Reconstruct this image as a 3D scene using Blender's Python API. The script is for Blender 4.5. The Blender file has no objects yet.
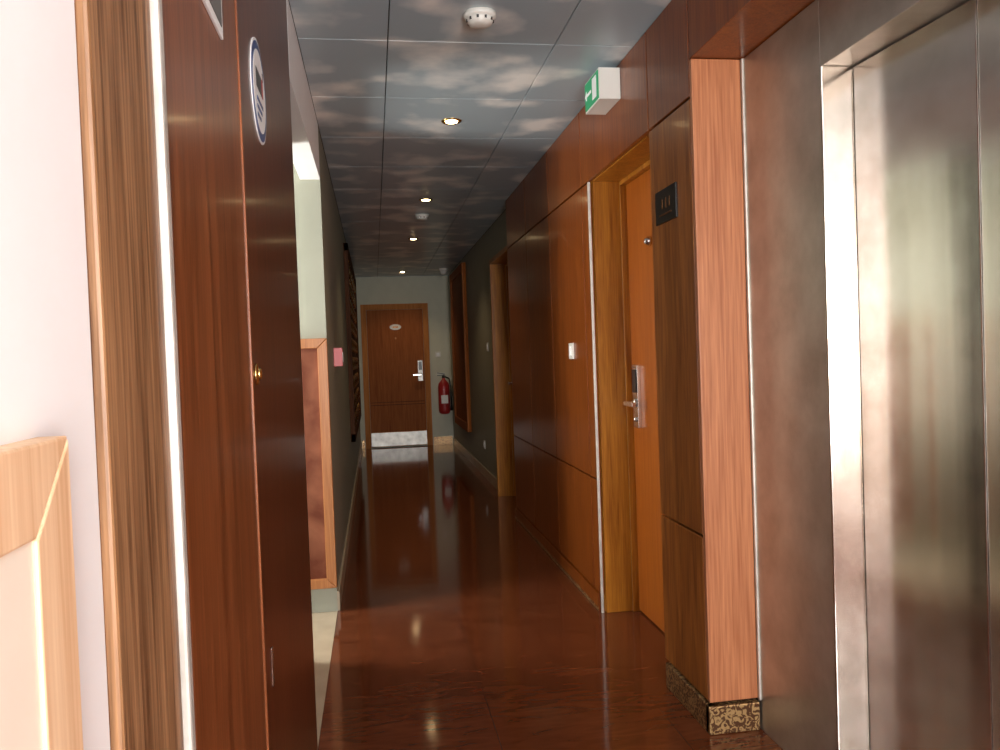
import bpy, bmesh, math
from mathutils import Vector, Matrix
scene = bpy.context.scene
scene.view_settings.view_transform = 'Standard'

# ---------------------------------------------------------------- materials
def new_mat(name):
    m = bpy.data.materials.new(name); m.use_nodes = True
    nt = m.node_tree
    return m, nt, nt.nodes['Principled BSDF']

def plain(name, col, rough=0.5, metal=0.0, noise=0.0, nscale=8, bump=0.0, emit=None, es=0):
    m, nt, p = new_mat(name)
    p.inputs['Roughness'].default_value = rough
    p.inputs['Metallic'].default_value = metal
    tc = nt.nodes.new('ShaderNodeTexCoord')
    n = nt.nodes.new('ShaderNodeTexNoise'); n.inputs['Scale'].default_value = nscale
    n.inputs['Detail'].default_value = 5
    nt.links.new(tc.outputs['Object'], n.inputs['Vector'])
    r = nt.nodes.new('ShaderNodeValToRGB')
    r.color_ramp.elements[0].position = 0.3; r.color_ramp.elements[1].position = 0.7
    r.color_ramp.elements[0].color = (*[c*(1-noise) for c in col], 1)
    r.color_ramp.elements[1].color = (*[min(1, c*(1+noise)) for c in col], 1)
    nt.links.new(n.outputs['Fac'], r.inputs['Fac'])
    nt.links.new(r.outputs['Color'], p.inputs['Base Color'])
    if bump:
        b = nt.nodes.new('ShaderNodeBump'); b.inputs['Strength'].default_value = bump
        b.inputs['Distance'].default_value = 0.005
        nt.links.new(n.outputs['Fac'], b.inputs['Height']); nt.links.new(b.outputs['Normal'], p.inputs['Normal'])
    if emit:
        p.inputs['Emission Color'].default_value = (*emit, 1); p.inputs['Emission Strength'].default_value = es
    return m

def wood(name, dark, light, rough=0.3, scale=(30, 30, 1.6), fine=(170, 170, 5), coat=0.4, contrast=0.5, spec=.5, dist=.9):
    m, nt, p = new_mat(name)
    L = nt.links
    tc = nt.nodes.new('ShaderNodeTexCoord')
    mp = nt.nodes.new('ShaderNodeMapping'); mp.inputs['Scale'].default_value = scale
    L.new(tc.outputs['Object'], mp.inputs['Vector'])
    n = nt.nodes.new('ShaderNodeTexNoise'); n.inputs['Scale'].default_value = 1
    n.inputs['Detail'].default_value = 4; n.inputs['Distortion'].default_value = dist
    L.new(mp.outputs['Vector'], n.inputs['Vector'])
    mp2 = nt.nodes.new('ShaderNodeMapping'); mp2.inputs['Scale'].default_value = fine
    L.new(tc.outputs['Object'], mp2.inputs['Vector'])
    n2 = nt.nodes.new('ShaderNodeTexNoise'); n2.inputs['Scale'].default_value = 1; n2.inputs['Detail'].default_value = 3
    L.new(mp2.outputs['Vector'], n2.inputs['Vector'])
    mx = nt.nodes.new('ShaderNodeMix'); mx.inputs['Factor'].default_value = contrast
    L.new(n.outputs['Fac'], mx.inputs[2]); L.new(n2.outputs['Fac'], mx.inputs[3])
    r = nt.nodes.new('ShaderNodeValToRGB')
    r.color_ramp.elements[0].position = 0.36; r.color_ramp.elements[1].position = 0.64
    r.color_ramp.elements[0].color = (*dark, 1); r.color_ramp.elements[1].color = (*light, 1)
    L.new(mx.outputs[0], r.inputs['Fac']); L.new(r.outputs['Color'], p.inputs['Base Color'])
    p.inputs['Roughness'].default_value = rough
    p.inputs['Specular IOR Level'].default_value = spec
    p.inputs['Coat Weight'].default_value = coat; p.inputs['Coat Roughness'].default_value = 0.12
    b = nt.nodes.new('ShaderNodeBump'); b.inputs['Strength'].default_value = 0.12; b.inputs['Distance'].default_value = 0.001
    L.new(n2.outputs['Fac'], b.inputs['Height']); L.new(b.outputs['Normal'], p.inputs['Normal'])
    return m

M_panel = wood('wood_panel_dark', (.145, .031, .004), (.29, .076, .011), coat=.2, spec=.4)
M_panel_matt = wood('wood_panel_matt', (.19, .045, .006), (.34, .10, .015), coat=0, rough=.7, spec=.15)
M_door_l = wood('wood_left_dark', (.08, .017, .005), (.19, .048, .014), coat=.15, scale=(25, 25, 1))
M_panel_l = wood('wood_left_mid', (.14, .036, .010), (.34, .105, .033), coat=.15, scale=(25, 25, 1))
M_casing_l = wood('wood_left_casing', (.12, .05, .017), (.42, .22, .10), coat=.05, rough=.5, contrast=.6)
M_pier = wood('wood_pier_light', (.32, .10, .038), (.52, .205, .088), rough=.45, coat=.05, scale=(55, 55, 1.6), contrast=.5, dist=1.5)
M_pside = wood('wood_pier_side', (.19, .052, .009), (.42, .150, .028), rough=.35, coat=.12, scale=(20, 20, 1.7), contrast=.35, dist=1.8)
M_orange = wood('wood_casing_orange', (.25, .078, .006), (.50, .20, .022), coat=.08, spec=.3, scale=(20, 20, 1.2))
M_leaf = wood('wood_door_orange', (.31, .075, .007), (.40, .11, .012), coat=.08, spec=.3, contrast=.6)
M_fardoor = wood('wood_far_door', (.26, .075, .022), (.42, .14, .042), coat=0, rough=.7, spec=.15)
M_farcase = wood('wood_far_casing', (.42, .15, .035), (.62, .25, .07), coat=0, rough=.6, spec=.15)
M_frame = wood('wood_frame_light', (.34, .12, .035), (.50, .21, .07), coat=.05)
M_dark = plain('dark_gap', (.012, .007, .005), .8)
M_green = plain('paint_green_grey', (.30, .30, .23), .55, noise=.05)
M_pale = plain('paint_pale_green', (.36, .37, .29), .6, noise=.03)
M_white = plain('paint_white', (.93, .93, .93), .6, noise=.02)
M_farwall = plain('paint_far_wall', (.66, .66, .53), .7, noise=.03)
M_cream = plain('tile_cream', (.50, .42, .30), .25, noise=.08)
M_plastic = plain('white_plastic', (.78, .76, .70), .35)
M_black = plain('black_plastic', (.015, .013, .012), .3)
M_red = plain('red_paint', (.40, .02, .02), .35)
M_pinkred = plain('callpoint_red', (.75, .16, .17), .4)
M_blue = plain('blue_enamel', (.03, .07, .25), .35)
M_greenS = plain('sign_green', (.02, .30, .12), .4, emit=(.05, .8, .35), es=.08)
M_chrome = plain('chrome', (.75, .73, .70), .22, 1.0)
M_kick = plain('kickplate_steel', (.46, .44, .40), .45, .95, noise=.2, nscale=12)
M_alu = plain('aluminium_trim', (.62, .58, .52), .45, .4, noise=.2, nscale=14)
M_brass = plain('brass', (.75, .50, .18), .25, 1.0)
M_bronze = plain('bronze', (.20, .085, .03), .35, .8, noise=.3, nscale=30)
M_dkwood = wood('wood_screen_dark', (.05, .018, .008), (.12, .045, .018), coat=0, rough=.7, spec=.15)
M_lamp = plain('lamp_glow', (1, .8, .5), .4, emit=(1, .72, .36), es=25)
M_skyp = plain('window_daylight_pane', (.9, .95, 1), .5, emit=(.95, .96, 1), es=3.0)

def steel(name, r0, r1, met, c0, c1):
    m, nt, p = new_mat(name); L = nt.links
    tc = nt.nodes.new('ShaderNodeTexCoord')
    mp = nt.nodes.new('ShaderNodeMapping'); mp.inputs['Scale'].default_value = (7, 7, .25)
    L.new(tc.outputs['Object'], mp.inputs['Vector'])
    n = nt.nodes.new('ShaderNodeTexNoise'); n.inputs['Scale'].default_value = 1; n.inputs['Detail'].default_value = 2
    L.new(mp.outputs['Vector'], n.inputs['Vector'])
    n3 = nt.nodes.new('ShaderNodeTexNoise'); n3.inputs['Scale'].default_value = 7; n3.inputs['Detail'].default_value = 7
    n3.inputs['Roughness'].default_value = .6
    L.new(tc.outputs['Object'], n3.inputs['Vector'])
    r = nt.nodes.new('ShaderNodeValToRGB'); r.color_ramp.elements[0].position = .25; r.color_ramp.elements[1].position = .75
    r.color_ramp.elements[0].color = (*c0, 1); r.color_ramp.elements[1].color = (*c1, 1)
    L.new(n3.outputs['Fac'], r.inputs['Fac']); L.new(r.outputs['Color'], p.inputs['Base Color'])
    rr = nt.nodes.new('ShaderNodeMapRange'); rr.inputs[3].default_value = r0; rr.inputs[4].default_value = r1
    L.new(n3.outputs['Fac'], rr.inputs[0]); L.new(rr.outputs[0], p.inputs['Roughness'])
    p.inputs['Metallic'].default_value = met
    b = nt.nodes.new('ShaderNodeBump'); b.inputs['Strength'].default_value = .3; b.inputs['Distance'].default_value = .006
    L.new(n.outputs['Fac'], b.inputs['Height']); L.new(b.outputs['Normal'], p.inputs['Normal'])
    return m
M_steel = steel('brushed_steel', .13, .24, 1, (.62, .56, .50), (.84, .80, .75))
M_steelf = steel('brushed_steel_frame', .30, .44, .85, (.38, .34, .29), (.60, .56, .50))

def floor_mat():
    m, nt, p = new_mat('floor_tile_brown'); L = nt.links
    tc = nt.nodes.new('ShaderNodeTexCoord')
    mp = nt.nodes.new('ShaderNodeMapping'); mp.inputs['Scale'].default_value = (5, 22, 1)
    mp.inputs['Rotation'].default_value = (0, 0, .35)
    L.new(tc.outputs['Object'], mp.inputs['Vector'])
    n = nt.nodes.new('ShaderNodeTexNoise'); n.inputs['Scale'].default_value = 1; n.inputs['Detail'].default_value = 8
    n.inputs['Distortion'].default_value = 1.2
    L.new(mp.outputs['Vector'], n.inputs['Vector'])
    r = nt.nodes.new('ShaderNodeValToRGB'); r.color_ramp.elements[0].position = .25; r.color_ramp.elements[1].position = .78
    r.color_ramp.elements[0].color = (.090, .021, .007, 1); r.color_ramp.elements[1].color = (.165, .046, .017, 1)
    L.new(n.outputs['Fac'], r.inputs['Fac'])
    bk = nt.nodes.new('ShaderNodeTexBrick'); bk.offset = 0
    bk.inputs['Scale'].default_value = 1; bk.inputs['Brick Width'].default_value = .6; bk.inputs['Row Height'].default_value = .6
    bk.inputs['Mortar Size'].default_value = .0015; bk.inputs['Mortar'].default_value = (.05, .018, .010, 1)
    mp2 = nt.nodes.new('ShaderNodeMapping'); mp2.inputs['Location'].default_value = (.235, 0, 0)
    L.new(tc.outputs['Object'], mp2.inputs['Vector']); L.new(mp2.outputs['Vector'], bk.inputs['Vector'])
    L.new(r.outputs['Color'], bk.inputs['Color1']); L.new(r.outputs['Color'], bk.inputs['Color2'])
    L.new(bk.outputs['Color'], p.inputs['Base Color'])
    p.inputs['Roughness'].default_value = .09
    p.inputs['Specular IOR Level'].default_value = .6
    n2 = nt.nodes.new('ShaderNodeTexNoise'); n2.inputs['Scale'].default_value = 5
    L.new(tc.outputs['Object'], n2.inputs['Vector'])
    b = nt.nodes.new('ShaderNodeBump'); b.inputs['Strength'].default_value = .04; b.inputs['Distance'].default_value = .01
    L.new(n2.outputs['Fac'], b.inputs['Height']); L.new(b.outputs['Normal'], p.inputs['Normal'])
    return m
M_floor = floor_mat()

def sky_ceiling():
    m, nt, p = new_mat('ceiling_painted_clouds'); L = nt.links
    tc = nt.nodes.new('ShaderNodeTexCoord')
    mp = nt.nodes.new('ShaderNodeMapping'); mp.inputs['Scale'].default_value = (2.6, 2.8, 1)
    mp.inputs['Location'].default_value = (.4, .3, 0)
    L.new(tc.outputs['Object'], mp.inputs['Vector'])
    n = nt.nodes.new('ShaderNodeTexNoise'); n.inputs['Scale'].default_value = 1.25; n.inputs['Detail'].default_value = 4
    n.inputs['Roughness'].default_value = .42
    L.new(mp.outputs['Vector'], n.inputs['Vector'])
    r = nt.nodes.new('ShaderNodeValToRGB'); r.color_ramp.elements[0].position = .50; r.color_ramp.elements[1].position = .68
    r.color_ramp.elements[0].color = (.40, .49, .54, 1); r.color_ramp.elements[1].color = (.95, .95, .92, 1)
    L.new(n.outputs['Fac'], r.inputs['Fac']); L.new(r.outputs['Color'], p.inputs['Base Color'])
    p.inputs['Roughness'].default_value = .3
    return m
M_ceil = sky_ceiling()

def ornament():
    m, nt, p = new_mat('ornament_gold_tile'); L = nt.links
    tc = nt.nodes.new('ShaderNodeTexCoord')
    n = nt.nodes.new('ShaderNodeTexNoise'); n.inputs['Scale'].default_value = 38; n.inputs['Detail'].default_value = 1; n.inputs['Distortion'].default_value = 2.5
    L.new(tc.outputs['Object'], n.inputs['Vector'])
    r = nt.nodes.new('ShaderNodeValToRGB'); r.color_ramp.elements[0].position = .46; r.color_ramp.elements[1].position = .56
    r.color_ramp.elements[0].color = (.11, .045, .018, 1); r.color_ramp.elements[1].color = (.50, .32, .14, 1)
    L.new(n.outputs['Fac'], r.inputs['Fac']); L.new(r.outputs['Color'], p.inputs['Base Color'])
    p.inputs['Roughness'].default_value = .3; p.inputs['Metallic'].default_value = .5
    b = nt.nodes.new('ShaderNodeBump'); b.inputs['Strength'].default_value = .4; b.inputs['Distance'].default_value = .003
    L.new(n.outputs['Fac'], b.inputs['Height']); L.new(b.outputs['Normal'], p.inputs['Normal'])
    return m
M_orn = ornament()

def painting():
    m, nt, p = new_mat('painting_brown'); L = nt.links
    tc = nt.nodes.new('ShaderNodeTexCoord')
    n = nt.nodes.new('ShaderNodeTexNoise'); n.inputs['Scale'].default_value = 4; n.inputs['Detail'].default_value = 4; n.inputs['Distortion'].default_value = .6
    L.new(tc.outputs['Object'], n.inputs['Vector'])
    r = nt.nodes.new('ShaderNodeValToRGB'); r.color_ramp.elements[0].position = .35; r.color_ramp.elements[1].position = .7
    r.color_ramp.elements[0].color = (.14, .035, .014, 1); r.color_ramp.elements[1].color = (.32, .12, .06, 1)
    L.new(n.outputs['Fac'], r.inputs['Fac']); L.new(r.outputs['Color'], p.inputs['Base Color'])
    p.inputs['Roughness'].default_value = .5; p.inputs['Specular IOR Level'].default_value = .2
    return m
M_paint = painting()

# ---------------------------------------------------------------- builder
class B:
    def __init__(s): s.bm = bmesh.new(); s.mats = []
    def mi(s, m):
        if m not in s.mats: s.mats.append(m)
        return s.mats.index(m)
    def box(s, x0, x1, y0, y1, z0, z1, m):
        i = s.mi(m)
        v = [s.bm.verts.new((x, y, z)) for x in (x0, x1) for y in (y0, y1) for z in (z0, z1)]
        for f in ((0,1,3,2),(4,6,7,5),(0,4,5,1),(2,3,7,6),(0,2,6,4),(1,5,7,3)):
            fc = s.bm.faces.new([v[k] for k in f]); fc.material_index = i
        return s
    def hexa(s, pts, m):
        i = s.mi(m); v = [s.bm.verts.new(p) for p in pts]
        for f in ((0,1,2,3),(7,6,5,4),(0,4,5,1),(1,5,6,2),(2,6,7,3),(3,7,4,0)):
            fc = s.bm.faces.new([v[k] for k in f]); fc.material_index = i
        return s
    def rev(s, origin, axis, prof, m, seg=28):
        i = s.mi(m); a = Vector(axis).normalized()
        u = a.orthogonal().normalized(); w = a.cross(u); o = Vector(origin)
        rings = []
        for r, t in prof:
            r = max(r, 1e-4)
            rings.append([s.bm.verts.new(o + a*t + (u*math.cos(2*math.pi*k/seg) + w*math.sin(2*math.pi*k/seg))*r) for k in range(seg)])
        for A, C in zip(rings, rings[1:]):
            for k in range(seg):
                f = s.bm.faces.new((A[k], A[(k+1) % seg], C[(k+1) % seg], C[k])); f.material_index = i; f.smooth = True
        for R in (rings[0], rings[-1]):
            f = s.bm.faces.new(R); f.material_index = i
        return s
    def tube(s, pts, r, m, seg=10):
        for a, b in zip(pts, pts[1:]):
            d = Vector(b) - Vector(a)
            s.rev(a, d, [(r, -r*.3), (r, d.length + r*.3)], m, seg)
        return s
    def done(s, name, bevel=0.0, parent=None):
        bmesh.ops.recalc_face_normals(s.bm, faces=s.bm.faces)
        me = bpy.data.meshes.new(name); s.bm.to_mesh(me); s.bm.free()
        for m in s.mats: me.materials.append(m)
        o = bpy.data.objects.new(name, me); scene.collection.objects.link(o)
        if bevel:
            md = o.modifiers.new('bevel', 'BEVEL'); md.width = bevel; md.segments = 2
            md.limit_method = 'ANGLE'; md.angle_limit = math.radians(50)
        if parent: o.parent = parent
        return o
def empty(name):
    e = bpy.data.objects.new(name, None); scene.collection.objects.link(e); return e

XL, XR, XG = -.235, 1.064, 1.13
YB, YF, H = -1.6, 11.85, 2.5
SH, SL = 2.12, .66

# ---------------------------------------------------------------- shell
B().box(XL, 1.5, YB, YF+.1, -.08, 0, M_floor).done('floor')
B().box(-1.5, XL-.001, 2.6, 4.4, -.08, 0, M_cream).done('floor_landing')
B().box(-1.6, 1.5, YB-.1, YF+.1, H+.02, H+.12, M_dark).done('ceiling')
b = B()
ys = [3.09 + .67*k for k in range(-7, 14)]
for y in ys:
    for x0, x1 in ((XL, .10), (.10, .75), (.75, XG)):
        y1 = min(y + .67, YF); y0 = max(y, YB)
        if y1 - y0 < .02: continue
        b.box(x0+.002, x1-.002, y0+.002, y1-.002, H, H+.018, M_ceil)
b.done('ceiling_panels', .002)
B().box(-1.5, XL-.003, 2.62, 4.4, H, H+.018, M_white).done('ceiling_landing')

# back wall with window behind the camera
b = B()
b.box(-.335, .0, YB-.1, YB, 0, H, M_white).box(1.0, 1.5, YB-.1, YB, 0, H, M_white)
b.box(0, 1.0, YB-.1, YB, 0, .6, M_white).box(0, 1.0, YB-.1, YB, 2.2, H, M_white)
b.done('wall_back')
b = B()
b.box(0, .05, YB-.07, YB-.02, .6, 2.2, M_alu).box(.95, 1.0, YB-.07, YB-.02, .6, 2.2, M_alu)
b.box(.05, .95, YB-.07, YB-.02, .6, .65, M_alu).box(.05, .95, YB-.07, YB-.02, 2.15, 2.2, M_alu)
b.box(.48, .52, YB-.07, YB-.02, .65, 2.15, M_alu)
b.box(.05, .95, YB-.10, YB-.09, .65, 2.15, M_skyp)
b.done('window_1')

# far wall
B().box(-.5, 1.5, YF, YF+.1, 0, H, M_farwall).done('wall_far')
# left walls
b = B()
b.box(-.335, XL, YB, .72, 0, H, M_white)
b.done('wall_left_near')
b = B()
b.box(-.335, XL, 4.20, YF, 0, H, M_green)
b.done('wall_left')
b = B()
b.box(-1.4, -.37, 2.705, 3.52, 0, H, M_dark)      # unseen dark block, added to narrow the bright reflection in the elevator door
b.box(-1.4, -.3355, 4.20, 4.30, 0, H, M_pale)
b.box(-.3355, XL, 4.195, 4.1995, 0, H, M_pale)
b.box(-.335, XL, 2.705, 4.194, 2.22, H, M_white)
b.box(-1.5, -1.4, 3.52, 3.58, 0, H, M_pale).box(-1.5, -1.4, 4.12, 4.3, 0, H, M_pale)
b.box(-1.5, -1.4, 3.58, 4.12, 0, .7, M_pale).box(-1.5, -1.4, 3.58, 4.12, 2.2, H, M_pale)
b.done('wall_landing')
b = B()
b.box(-1.47, -1.42, 3.58, 3.62, .7, 2.2, M_alu).box(-1.47, -1.42, 4.08, 4.12, .7, 2.2, M_alu)
b.box(-1.47, -1.42, 3.62, 4.08, .7, .75, M_alu).box(-1.47, -1.42, 3.62, 4.08, 2.15, 2.2, M_alu)
b.box(-1.47, -1.42, 3.62, 4.08, 1.43, 1.47, M_alu)
b.box(-1.50, -1.49, 3.62, 4.08, .75, 2.15, M_skyp)
b.done('window_2')

# left timber cladding : casing, panel, door
b = B()
b.box(-.335, XL-.004, .722, .985, 0, H, M_casing_l)
b.box(-.335, XL+.006, .735, .80, 0, H, M_casing_l)
b.box(-.335, XL+.002, .80, .93, 0, H, M_casing_l)
b.done('trim_1', .004)
B().box(-.30, XL+.004, .989, 1.010, 0, H, M_alu).done('trim_2', .004)
B().box(-.335, XL, 1.016, 1.600, 0, H, M_panel_l).done('wood_wall_panel', .004)
b = B()
b.box(-.335, XL, 1.612, 2.70, 0.005, H, M_door_l)
b.box(-.335, XL+.003, 1.601, 1.611, 0.005, H, M_panel_l)
b.rev((XL, 1.665, 1.27), (1, 0, 0), [(.022, 0), (.022, .004), (.012, .006), (.012, .010), (.004, .012)], M_brass, 20)
b.box(XL, XL+.003, 1.70, 1.72, .62, .70, M_chrome)
b.done('door_1', .003)

# notice plate + no smoking sign on left wall
b = B()
b.box(XL+.0005, XL+.005, 1.10, 1.42, 1.84, 2.12, M_white)
b.box(XL+.005, XL+.0065, 1.115, 1.405, 1.855, 2.105, plain('plate_grey', (.16, .16, .15), .35))
b.done('wall_notice_plate', .001)
b = B()
def disc(b, x, y, z, ry, rz, t, m, seg=40):
    i = b.mi(m)
    o = [b.bm.verts.new((x, y+ry*math.cos(2*math.pi*k/seg), z+rz*math.sin(2*math.pi*k/seg))) for k in range(seg)]
    o2 = [b.bm.verts.new((x+t, v.co.y, v.co.z)) for v in o]
    for k in range(seg):
        f = b.bm.faces.new((o[k], o[(k+1) % seg], o2[(k+1) % seg], o2[k])); f.material_index = i
    f = b.bm.faces.new(o2); f.material_index = i
    f = b.bm.faces.new(o); f.material_index = i
yc, zc = 1.885, 1.905
disc(b, XL+.0005, yc, zc, .120, .115, .002, M_white)
disc(b, XL+.0026, yc, zc, .114, .109, .0006, M_blue)
disc(b, XL+.0033, yc, zc, .096, .091, .0006, M_white)
b.box(XL+.0040, XL+.0048, yc-.055, yc+.030, zc-.002, zc+.040, M_black)
b.box(XL+.0040, XL+.0048, yc+.035, yc+.050, zc-.002, zc+.040, M_red)
b.box(XL+.0040, XL+.0048, yc+.052, yc+.058, zc+.04, zc+.06, M_black)
for k in range(3):
    b.box(XL+.0040, XL+.0048, yc-.05, yc+.045-.02*k, zc-.03-.018*k, zc-.022-.018*k, M_blue)
b.done('no_smoking_sign')

# mitred framed boards (left)
M_frame_n = wood('wood_board_frame', (.66, .40, .22), (.86, .62, .40), coat=0, rough=.5)
def frame_x(name, x, y0, y1, z0, z1, w, t, inner):
    b = B()
    def bar(p, q, r_, s_):
        pts = [(x+.0005, *p), (x+.0005, *q), (x+.0005, *r_), (x+.0005, *s_)]
        b.hexa(pts + [(x+t, c[1], c[2]) for c in pts], M_frame_n)
    g = .0012
    bar((y0, z1), (y1, z1), (y1-w-g, z1-w), (y0+w+g, z1-w))
    bar((y0, z0), (y1, z0), (y1-w-g, z0+w), (y0+w+g, z0+w))
    bar((y0, z0+g), (y0+w, z0+w+g), (y0+w, z1-w-g), (y0, z1-g))
    bar((y1, z0+g), (y1-w, z0+w+g), (y1-w, z1-w-g), (y1, z1-g))
    b.box(x+.0005, x+t*.85, y0+w*.95, y1-w*.95, z0+w*.95, z1-w*.95, inner)
    return b.done(name, .002)
frame_x('framed_wall_board', XL, .12, .60, .38, 1.245, .06, .022, plain('board_cream', (.82, .74, .62), .6, noise=.04))
b = B()
fx0, fx1, fz0, fz1, fy, w = -.75, -.232, .13, 1.41, 4.194, .05
def bary(P):
    pts = [(p[0], fy, p[1]) for p in P]
    b.hexa(pts + [(p[0], fy-.035, p[1]) for p in P], M_frame)
bary([(fx0, fz1), (fx1, fz1), (fx1-w, fz1-w), (fx0+w, fz1-w)])
bary([(fx0, fz0), (fx1, fz0), (fx1-w, fz0+w), (fx0+w, fz0+w)])
bary([(fx0, fz0+.001), (fx0+w, fz0+w+.001), (fx0+w, fz1-w-.001), (fx0, fz1-.001)])
bary([(fx1, fz0+.001), (fx1-w, fz0+w+.001), (fx1-w, fz1-w-.001), (fx1, fz1-.001)])
b.box(fx0+.045, fx1-.045, fy-.018, fy, fz0+.045, fz1-.045, M_paint)
b.done('framed_painting', .003)

# ---------------------------------------------------------------- right wall
b = B()
b.box(1.40, 1.5, YB, YF, 0, H, M_green)
b.box(XG, 1.40, 7.255, YF, 0, H, M_green)
b.box(XG, 1.40, 6.205, 7.255, 2.18, H, M_green)
b.done('wall_right')
b = B()
X2 = XR + .022
b.box(X2, 1.40, YB, .68, 0, H, M_dark)
b.box(X2, 1.40, 2.55, 2.895, 0, H, M_dark)
b.box(X2, 1.40, 3.845, 6.20, 0, H, M_dark)
b.box(X2, 1.40, 2.895, 3.845, 2.165, H, M_dark)
b.box(X2, 1.40, .68, 2.55, 2.262, H, M_dark)
b.done('wall_right_core')
b = B()
g = .004
def pan(y0, y1, z0, z1, m=M_panel): b.box(XR, X2-.001, y0+g, y1-g, z0+g, z1-g, m)
for y0, y1 in ((3.93, 4.69), (4.69, 5.42), (5.42, 6.20)):
    pan(y0, y1, .09, SL); pan(y0, y1, SL, SH); pan(y0, y1, SH, H)
pan(3.815, 3.93, .09, SL); pan(3.815, 3.93, SL, SH)
pan(2.93, 3.93, SH, H)
pan(2.53, 2.93, SH, H)
for y0, y1 in ((.68, 1.6), (1.6, 2.53)): pan(y0, y1, 2.25, H)
for y0, y1 in ((-1.6, -.5), (-.5, .66)): pan(y0, y1, .09, SL); pan(y0, y1, SL, SH); pan(y0, y1, SH, H)
b.box(XR, X2-.001, 2.532, 2.928, .104, SL-g, M_pside)
b.box(XR, X2-.001, 2.532, 2.928, SL+g, SH-g, M_pside)
b.box(XR, 1.235, 2.51, 2.530, .104, H-.26, M_pier)
b.box(XR, 1.395, .70, 2.528, 2.242, 2.260, M_panel)
b.done('wood_wall_paneling', .003)
b = B()
b.box(1.056, XR+.02, 2.505, 2.905, 0.001, .095, M_orn)
b.box(1.056, 1.235, 2.498, 2.530, 0.001, .095, M_orn)
b.done('baseboard_pier', .003)
b = B()
b.box(1.058, XR+.02, 3.84, 6.20, 0.001, .085, M_panel)
b.box(1.055, 1.0578, 3.84, 6.20, 0.001, .018, M_orn)
b.done('baseboard_right')
B().box(XG-.012, XG, 7.26, YF-.02, .001, .10, M_cream).done('baseboard_green')
B().box(XL, XL+.012, 4.20, YF-.02, .001, .10, M_cream).done('baseboard_left')
b = B(); b.box(XL+.02, -.175, YF-.012, YF, .001, .12, M_orn); b.box(.83, XG-.02, YF-.012, YF, .001, .12, M_orn)
b.done('baseboard_far')
B().box(XR-.002, XR+.010, 3.799, 3.812, .0, SH, M_alu).done('trim_3', .002)
B().box(1.234, 1.248, 2.496, 2.509, .101, 2.24, M_alu).done('trim_4', .003)

# room door in recess
def lockset(b, x, y, z, s):
    b.box(x-.018, x, y-.035, y+.035, z-.15, z+.15, M_chrome)
    b.box(x-.024, x-.018, y-.026, y+.026, z+.02, z+.13, M_black)
    b.rev((x-.018, y, z-.03), (-1, 0, 0), [(.022, 0), (.022, .01), (.011, .014), (.011, .05)], M_chrome, 18)
    b.box(x-.075, x-.058, min(y-.012*s, y+.12*s), max(y-.012*s, y+.12*s), z-.042, z-.020, M_chrome)
    b.rev((x-.018, y, z-.11), (-1, 0, 0), [(.012, 0), (.012, .008), (.006, .012)], M_chrome, 14)
def room_door(name, y0, y1, xf, xl, top):
    b = B()
    b.box(xf, xl+.06, y1, y1+.04, 0, top+.04, M_orange)
    b.box(xf, xl+.06, y0-.03, y0, 0, top+.04, M_orange)
    b.box(xf, xl+.06, y0, y1, top, top+.04, M_orange)
    b.box(xl-.03, xl+.02, y1-.015, y1, 0, top-.02, M_orange)
    b.box(xl-.03, xl+.02, y0, y0+.015, 0, top-.02, M_orange)
    b.box(xl-.03, xl+.02, y0, y1, top-.02, top, M_orange)
    b.box(xl, xl+.045, y0+.016, y1-.016, .008, top-.021, M_leaf)
    lockset(b, xl, y1-.11, 1.07, -1)
    b.rev((xl, y1-.34, 1.78), (-1, 0, 0), [(.022, 0), (.022, .012), (.010, .03)], M_chrome, 14)
    b.rev((xl, (y0+y1)/2, 1.5), (-1, 0, 0), [(.012, 0), (.012, .004), (.006, .006)], M_brass, 14)
    return b.done(name, .002)
room_door('door_2', 2.93, 3.80, XR+.023, 1.25, SH)
room_door('door_3', 6.245, 7.21, XR+.01, 1.25, SH)

# number plaque, switches
b = B()
b.box(XR-.008, XR-.0005, 2.66, 2.86, 1.75, 1.87, M_black)
b.box(XR-.0095, XR-.008, 2.70, 2.82, 1.775, 1.782, M_bronze)
for k in range(3): b.box(XR-.0095, XR-.008, 2.715+.035*k, 2.725+.035*k, 1.80, 1.835, M_bronze)
b.done('room_number_plaque', .002)
def switch(name, x, y, z, s=-1):
    b = B()
    x1 = x + s*.010
    b.box(min(x+s*.0005, x1), max(x+s*.0005, x1), y-.043, y+.043, z-.043, z+.043, M_plastic)
    x2 = x + s*.015
    b.box(min(x1, x2), max(x1, x2), y-.02, y+.02, z-.026, z+.026, M_white)
    b.done(name, .002)
switch('light_switch', XR, 4.22, 1.30)
switch('light_switch', XG, 7.9, 1.38)
switch('power_socket', XG, 8.4, .35)

# exit sign
b = B()
b.box(.972, XR-.001, 3.25, 3.47, 2.345, 2.475, M_plastic)
b.box(.968, .972, 3.26, 3.46, 2.352, 2.468, M_greenS)
b.box(.966, .968, 3.28, 3.34, 2.365, 2.455, M_white)
b.box(.966, .968, 3.36, 3.43, 2.405, 2.418, M_white)
b.hexa([(.966, 3.43, 2.39), (.966, 3.43, 2.433), (.966, 3.455, 2.412), (.966, 3.454, 2.411),
        (.968, 3.43, 2.39), (.968, 3.43, 2.433), (.968, 3.455, 2.412), (.968, 3.454, 2.411)], M_white)
b.done('exit_sign', .003)

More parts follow.
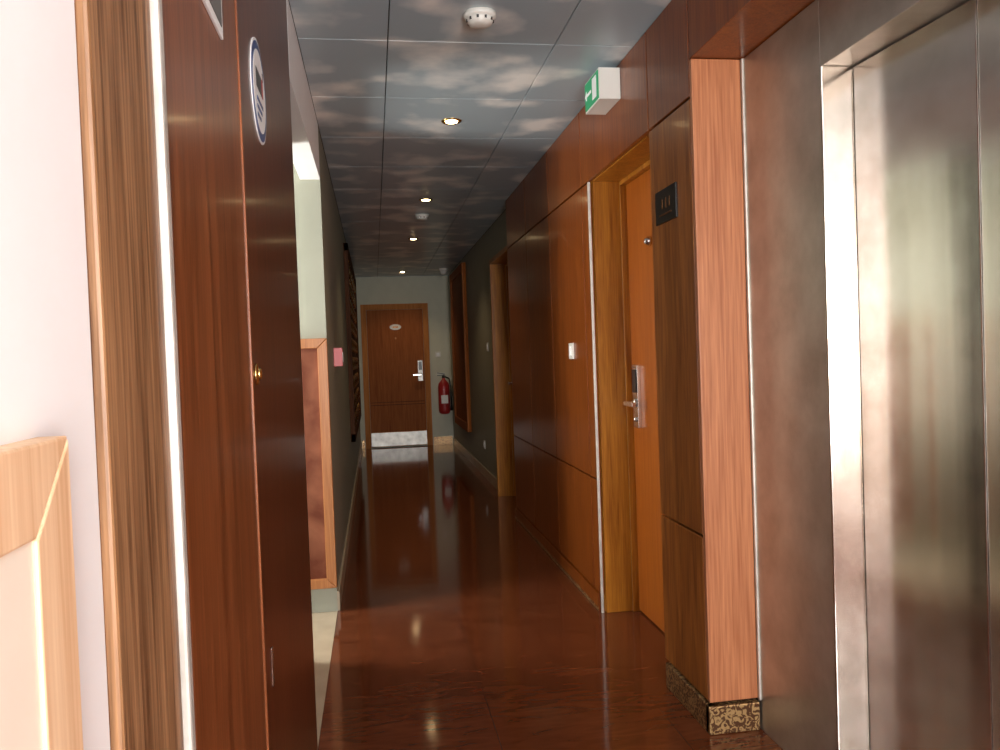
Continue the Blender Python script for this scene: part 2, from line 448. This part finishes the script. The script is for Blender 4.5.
# elevator
e = empty('elevator')
XE, XD = 1.24, 1.33
b = B()
b.box(XE, 1.395, 2.046, 2.525, 0, 2.238, M_steelf)
b.box(XE-.002, 1.395, 2.038, 2.046, 0, 2.05, M_steel)
b.box(XE, 1.395, .70, 1.16, 0, 2.238, M_steelf)
b.box(XE, 1.395, 1.16, 2.046, 2.05, 2.238, M_steelf)
b.done('frame', .002, e)
def leaf(name, y0, y1, xn, xf):
    b = B()
    b.hexa([(xn, y0, .012), (xf, y1, .012), (xf, y1, 2.046), (xn, y0, 2.046),
            (1.393, y0, .012), (1.393, y1, .012), (1.393, y1, 2.046), (1.393, y0, 2.046)], M_steel)
    b.done(name, .003, e)
leaf('door_leaf_far', 1.602, 2.034, XD+.017, XD)
leaf('door_leaf_near', 1.164, 1.598, XD+.017, XD+.017)
b = B(); b.box(XE+.003, 1.395, 1.161, 2.037, .0005, .010, M_alu)
for k in range(3): b.box(XE+.02+.02*k, XE+.026+.02*k, 1.165, 2.033, .010, .0115, M_dark)
b.done('sill', 0, e)

# ---------------------------------------------------------------- ceiling things
def downlight(y, x=.44):
    b = B()
    b.rev((x, y, H), (0, 0, -1), [(.052, 0), (.052, .003), (.046, .008), (.036, .006), (.034, .001)], M_brass)
    b.rev((x, y, H-.0015), (0, 0, -1), [(.032, 0), (.030, .006), (.012, .011)], M_lamp, 20)
    b.done('ceiling_downlight')
    l = bpy.data.lights.new('downlight_lamp', 'SPOT'); l.energy = 15; l.color = (1, .72, .42)
    l.spot_size = math.radians(115); l.spot_blend = .9; l.shadow_soft_size = .03
    o = bpy.data.objects.new('downlight_lamp', l); o.location = (x, y, H-.03); scene.collection.objects.link(o)
for y in (4.11, 6.14, 8.13, 11.2): downlight(y)
def smoke(x, y, r):
    b = B()
    b.rev((x, y, H), (0, 0, -1), [(r, 0), (r, .012), (r*.93, .018), (r*.8, .020), (r*.8, .026), (r*.72, .036), (r*.5, .042), (r*.2, .044)], M_plastic)
    for k in range(10):
        a = k*math.pi/5
        b.box(x+r*.78*math.cos(a)-.004, x+r*.78*math.cos(a)+.004, y+r*.78*math.sin(a)-.004, y+r*.78*math.sin(a)+.004, H-.030, H-.021, M_black)
    b.done('smoke_detector')
smoke(.418, 2.83, .058); smoke(.45, 6.8, .058)
b = B()
b.rev((.98, 10.9, H), (0, 0, -1), [(.06, 0), (.06, .03), (.045, .035), (.044, .05), (.03, .075), (.01, .085)], M_plastic)
b.done('cctv_dome')

# ---------------------------------------------------------------- far end
b = B()
y = YF
dx0, dx1, dt = -.165, .815, 2.10
b.box(dx0, dx0+.08, y-.03, y-.0005, 0, dt, M_farcase).box(dx1-.08, dx1, y-.03, y-.0005, 0, dt, M_farcase)
b.box(dx0+.08, dx1-.08, y-.03, y-.0005, dt-.08, dt, M_farcase)
b.box(dx0+.083, dx1-.083, y-.02, y-.0005, .01, dt-.083, M_fardoor)
for z in (.62, .66): b.box(dx0+.1, dx1-.1, y-.021, y-.02, z, z+.006, M_dark)
b.box(dx0+.085, dx1-.085, y-.026, y-.02, .02, .22, M_kick)
b.box(.635, .705, y-.036, y-.02, .96, 1.26, M_kick)
b.box(.645, .695, y-.042, y-.036, 1.12, 1.24, M_black)
b.rev((.67, y-.036, 1.05), (0, -1, 0), [(.02, 0), (.02, .01), (.01, .014), (.01, .05)], M_chrome, 16)
b.box(.56, .68, y-.10, y-.082, 1.04, 1.06, M_chrome)
b.rev((.325, y-.02, 1.60), (0, -1, 0), [(.012, 0), (.012, .004)], M_bronze, 12)
b.done('door_4', .003)
b = B()
b.rev((0, 0, 0), (0, -1, 0), [(.085, 0), (.085, .006)], M_white, 28)
b.box(-.04, .04, -.008, -.006, -.02, .02, M_bronze)
o = b.done('door_number_oval'); o.scale = (1, 1, .5); o.location = (.33, YF-.0205, 1.76)
# extinguisher
b = B()
cx, cy, cz = 1.0, YF-.105, .46
b.rev((cx, cy, cz), (0, 0, 1), [(.05, 0), (.08, .02), (.085, .05), (.085, .40), (.075, .45), (.045, .49), (.025, .51), (.022, .53)], M_red, 28)
b.rev((cx, cy, cz+.53), (0, 0, 1), [(.02, 0), (.024, .01), (.02, .04)], M_black, 16)
b.box(cx-.09, cx+.02, cy-.012, cy+.012, cz+.565, cz+.577, M_black)
b.hexa([(cx-.09, cy-.01, cz+.60), (cx+.02, cy-.01, cz+.58), (cx+.02, cy+.01, cz+.58), (cx-.09, cy+.01, cz+.60),
        (cx-.09, cy-.01, cz+.612), (cx+.02, cy-.01, cz+.592), (cx+.02, cy+.01, cz+.592), (cx-.09, cy+.01, cz+.612)], M_black)
b.tube([(cx+.02, cy, cz+.55), (cx+.08, cy-.02, cz+.52), (cx+.10, cy-.04, cz+.40), (cx+.10, cy-.04, cz+.12)], .011, M_black)
b.rev((cx+.10, cy-.04, cz+.05), (0, 0, 1), [(.02, 0), (.011, .09)], M_black, 12)
b.box(cx-.05, cx+.05, cy-.090, cy-.080, cz+.16, cz+.28, M_plastic)
b.box(cx-.03, cx+.03, cy+.08, YF-.0005, cz+.30, cz+.5, M_black)
b.done('fire_extinguisher', 0)
switch_b = B()
switch_b.box(.90, .98, YF-.01, YF-.0005, 1.30, 1.38, M_plastic).box(.92, .96, YF-.014, YF-.01, 1.32, 1.36, M_white)
switch_b.done('light_switch', .002)

# tall timber board, right wall
b = B()
b.box(XG-.03, XG-.0005, 9.55, 11.1, .38, 2.42, M_panel_matt)
b.box(XG-.05, XG-.03, 9.55, 9.65, .38, 2.42, M_fardoor).box(XG-.05, XG-.03, 11.0, 11.1, .38, 2.42, M_fardoor)
b.box(XG-.05, XG-.03, 9.65, 11.0, .38, .48, M_fardoor).box(XG-.05, XG-.03, 9.65, 11.0, 2.32, 2.42, M_fardoor)
b.done('wood_framed_wall_panel', .004)

# lattice screen, left wall
b = B()
y0, y1, z0, z1 = 7.4, 10.9, .55, 2.36
x0 = XL+.001
b.box(x0, x0+.006, y0, y1, z0, z1, M_dkwood)
for (a, c, d, f) in ((y0, y1, z0, z0+.07), (y0, y1, z1-.07, z1), (y0, y0+.07, z0, z1), (y1-.07, y1, z0, z1)):
    b.box(x0+.006, x0+.04, a, c, d, f, M_dkwood)
n = 14
for k in range(n):
    yy = y0 + .07 + (y1-y0-.14)*(k+.5)/n
    for j in range(9):
        zz = z0 + .12 + j*(z1-z0-.24)/8
        b.rev((x0+.006, yy, zz), (1, 0, 0), [(.075, 0), (.075, .012), (.05, .022), (.045, .012), (.02, .014), (.014, .028)], M_brass if (k+j) % 2 else M_bronze, 12)
b.done('lattice_wall_screen')
# fire call point
b = B()
b.box(XL+.0005, XL+.05, 4.86, 4.97, 1.26, 1.37, M_pinkred)
b.box(XL+.05, XL+.053, 4.885, 4.945, 1.285, 1.345, M_white)
b.done('fire_alarm_call_point', .004)

# ---------------------------------------------------------------- lights
def area(name, loc, rot, sx, sy, en, col):
    l = bpy.data.lights.new(name, 'AREA'); l.shape = 'RECTANGLE'; l.size = sx; l.size_y = sy; l.energy = en; l.color = col
    o = bpy.data.objects.new(name, l); o.location = loc; o.rotation_euler = rot; scene.collection.objects.link(o)
area('window_daylight', (.5, YB-.015, 1.4), (math.radians(90), 0, 0), .9, 1.5, 130, (1, .99, .97))
area('landing_window_daylight', (-1.39, 3.85, 1.45), (0, math.radians(-90), 0), 1.4, .45, 42, (1, .97, .90))
w = bpy.data.worlds.new('world'); scene.world = w; w.use_nodes = True
w.node_tree.nodes['Background'].inputs[0].default_value = (.6, .7, .85, 1)
w.node_tree.nodes['Background'].inputs[1].default_value = .3

# ---------------------------------------------------------------- camera
f = 800.0
th, ph, rho = math.atan(125.5/f), math.atan(19.5/f), .036
F = Vector((math.sin(th)*math.cos(ph), math.cos(th)*math.cos(ph), -math.sin(ph)))
R0 = Vector((math.cos(th), -math.sin(th), 0)); U0 = R0.cross(F)
R = R0*math.cos(rho) - U0*math.sin(rho); U = U0*math.cos(rho) + R0*math.sin(rho)
cam = bpy.data.cameras.new('camera'); cam.sensor_width = 36; cam.lens = f/1000*36; cam.clip_start = .02
co = bpy.data.objects.new('camera', cam)
co.matrix_world = Matrix(((R.x, U.x, -F.x, 0), (R.y, U.y, -F.y, 0), (R.z, U.z, -F.z, 1.29), (0, 0, 0, 1)))
scene.collection.objects.link(co); scene.camera = co
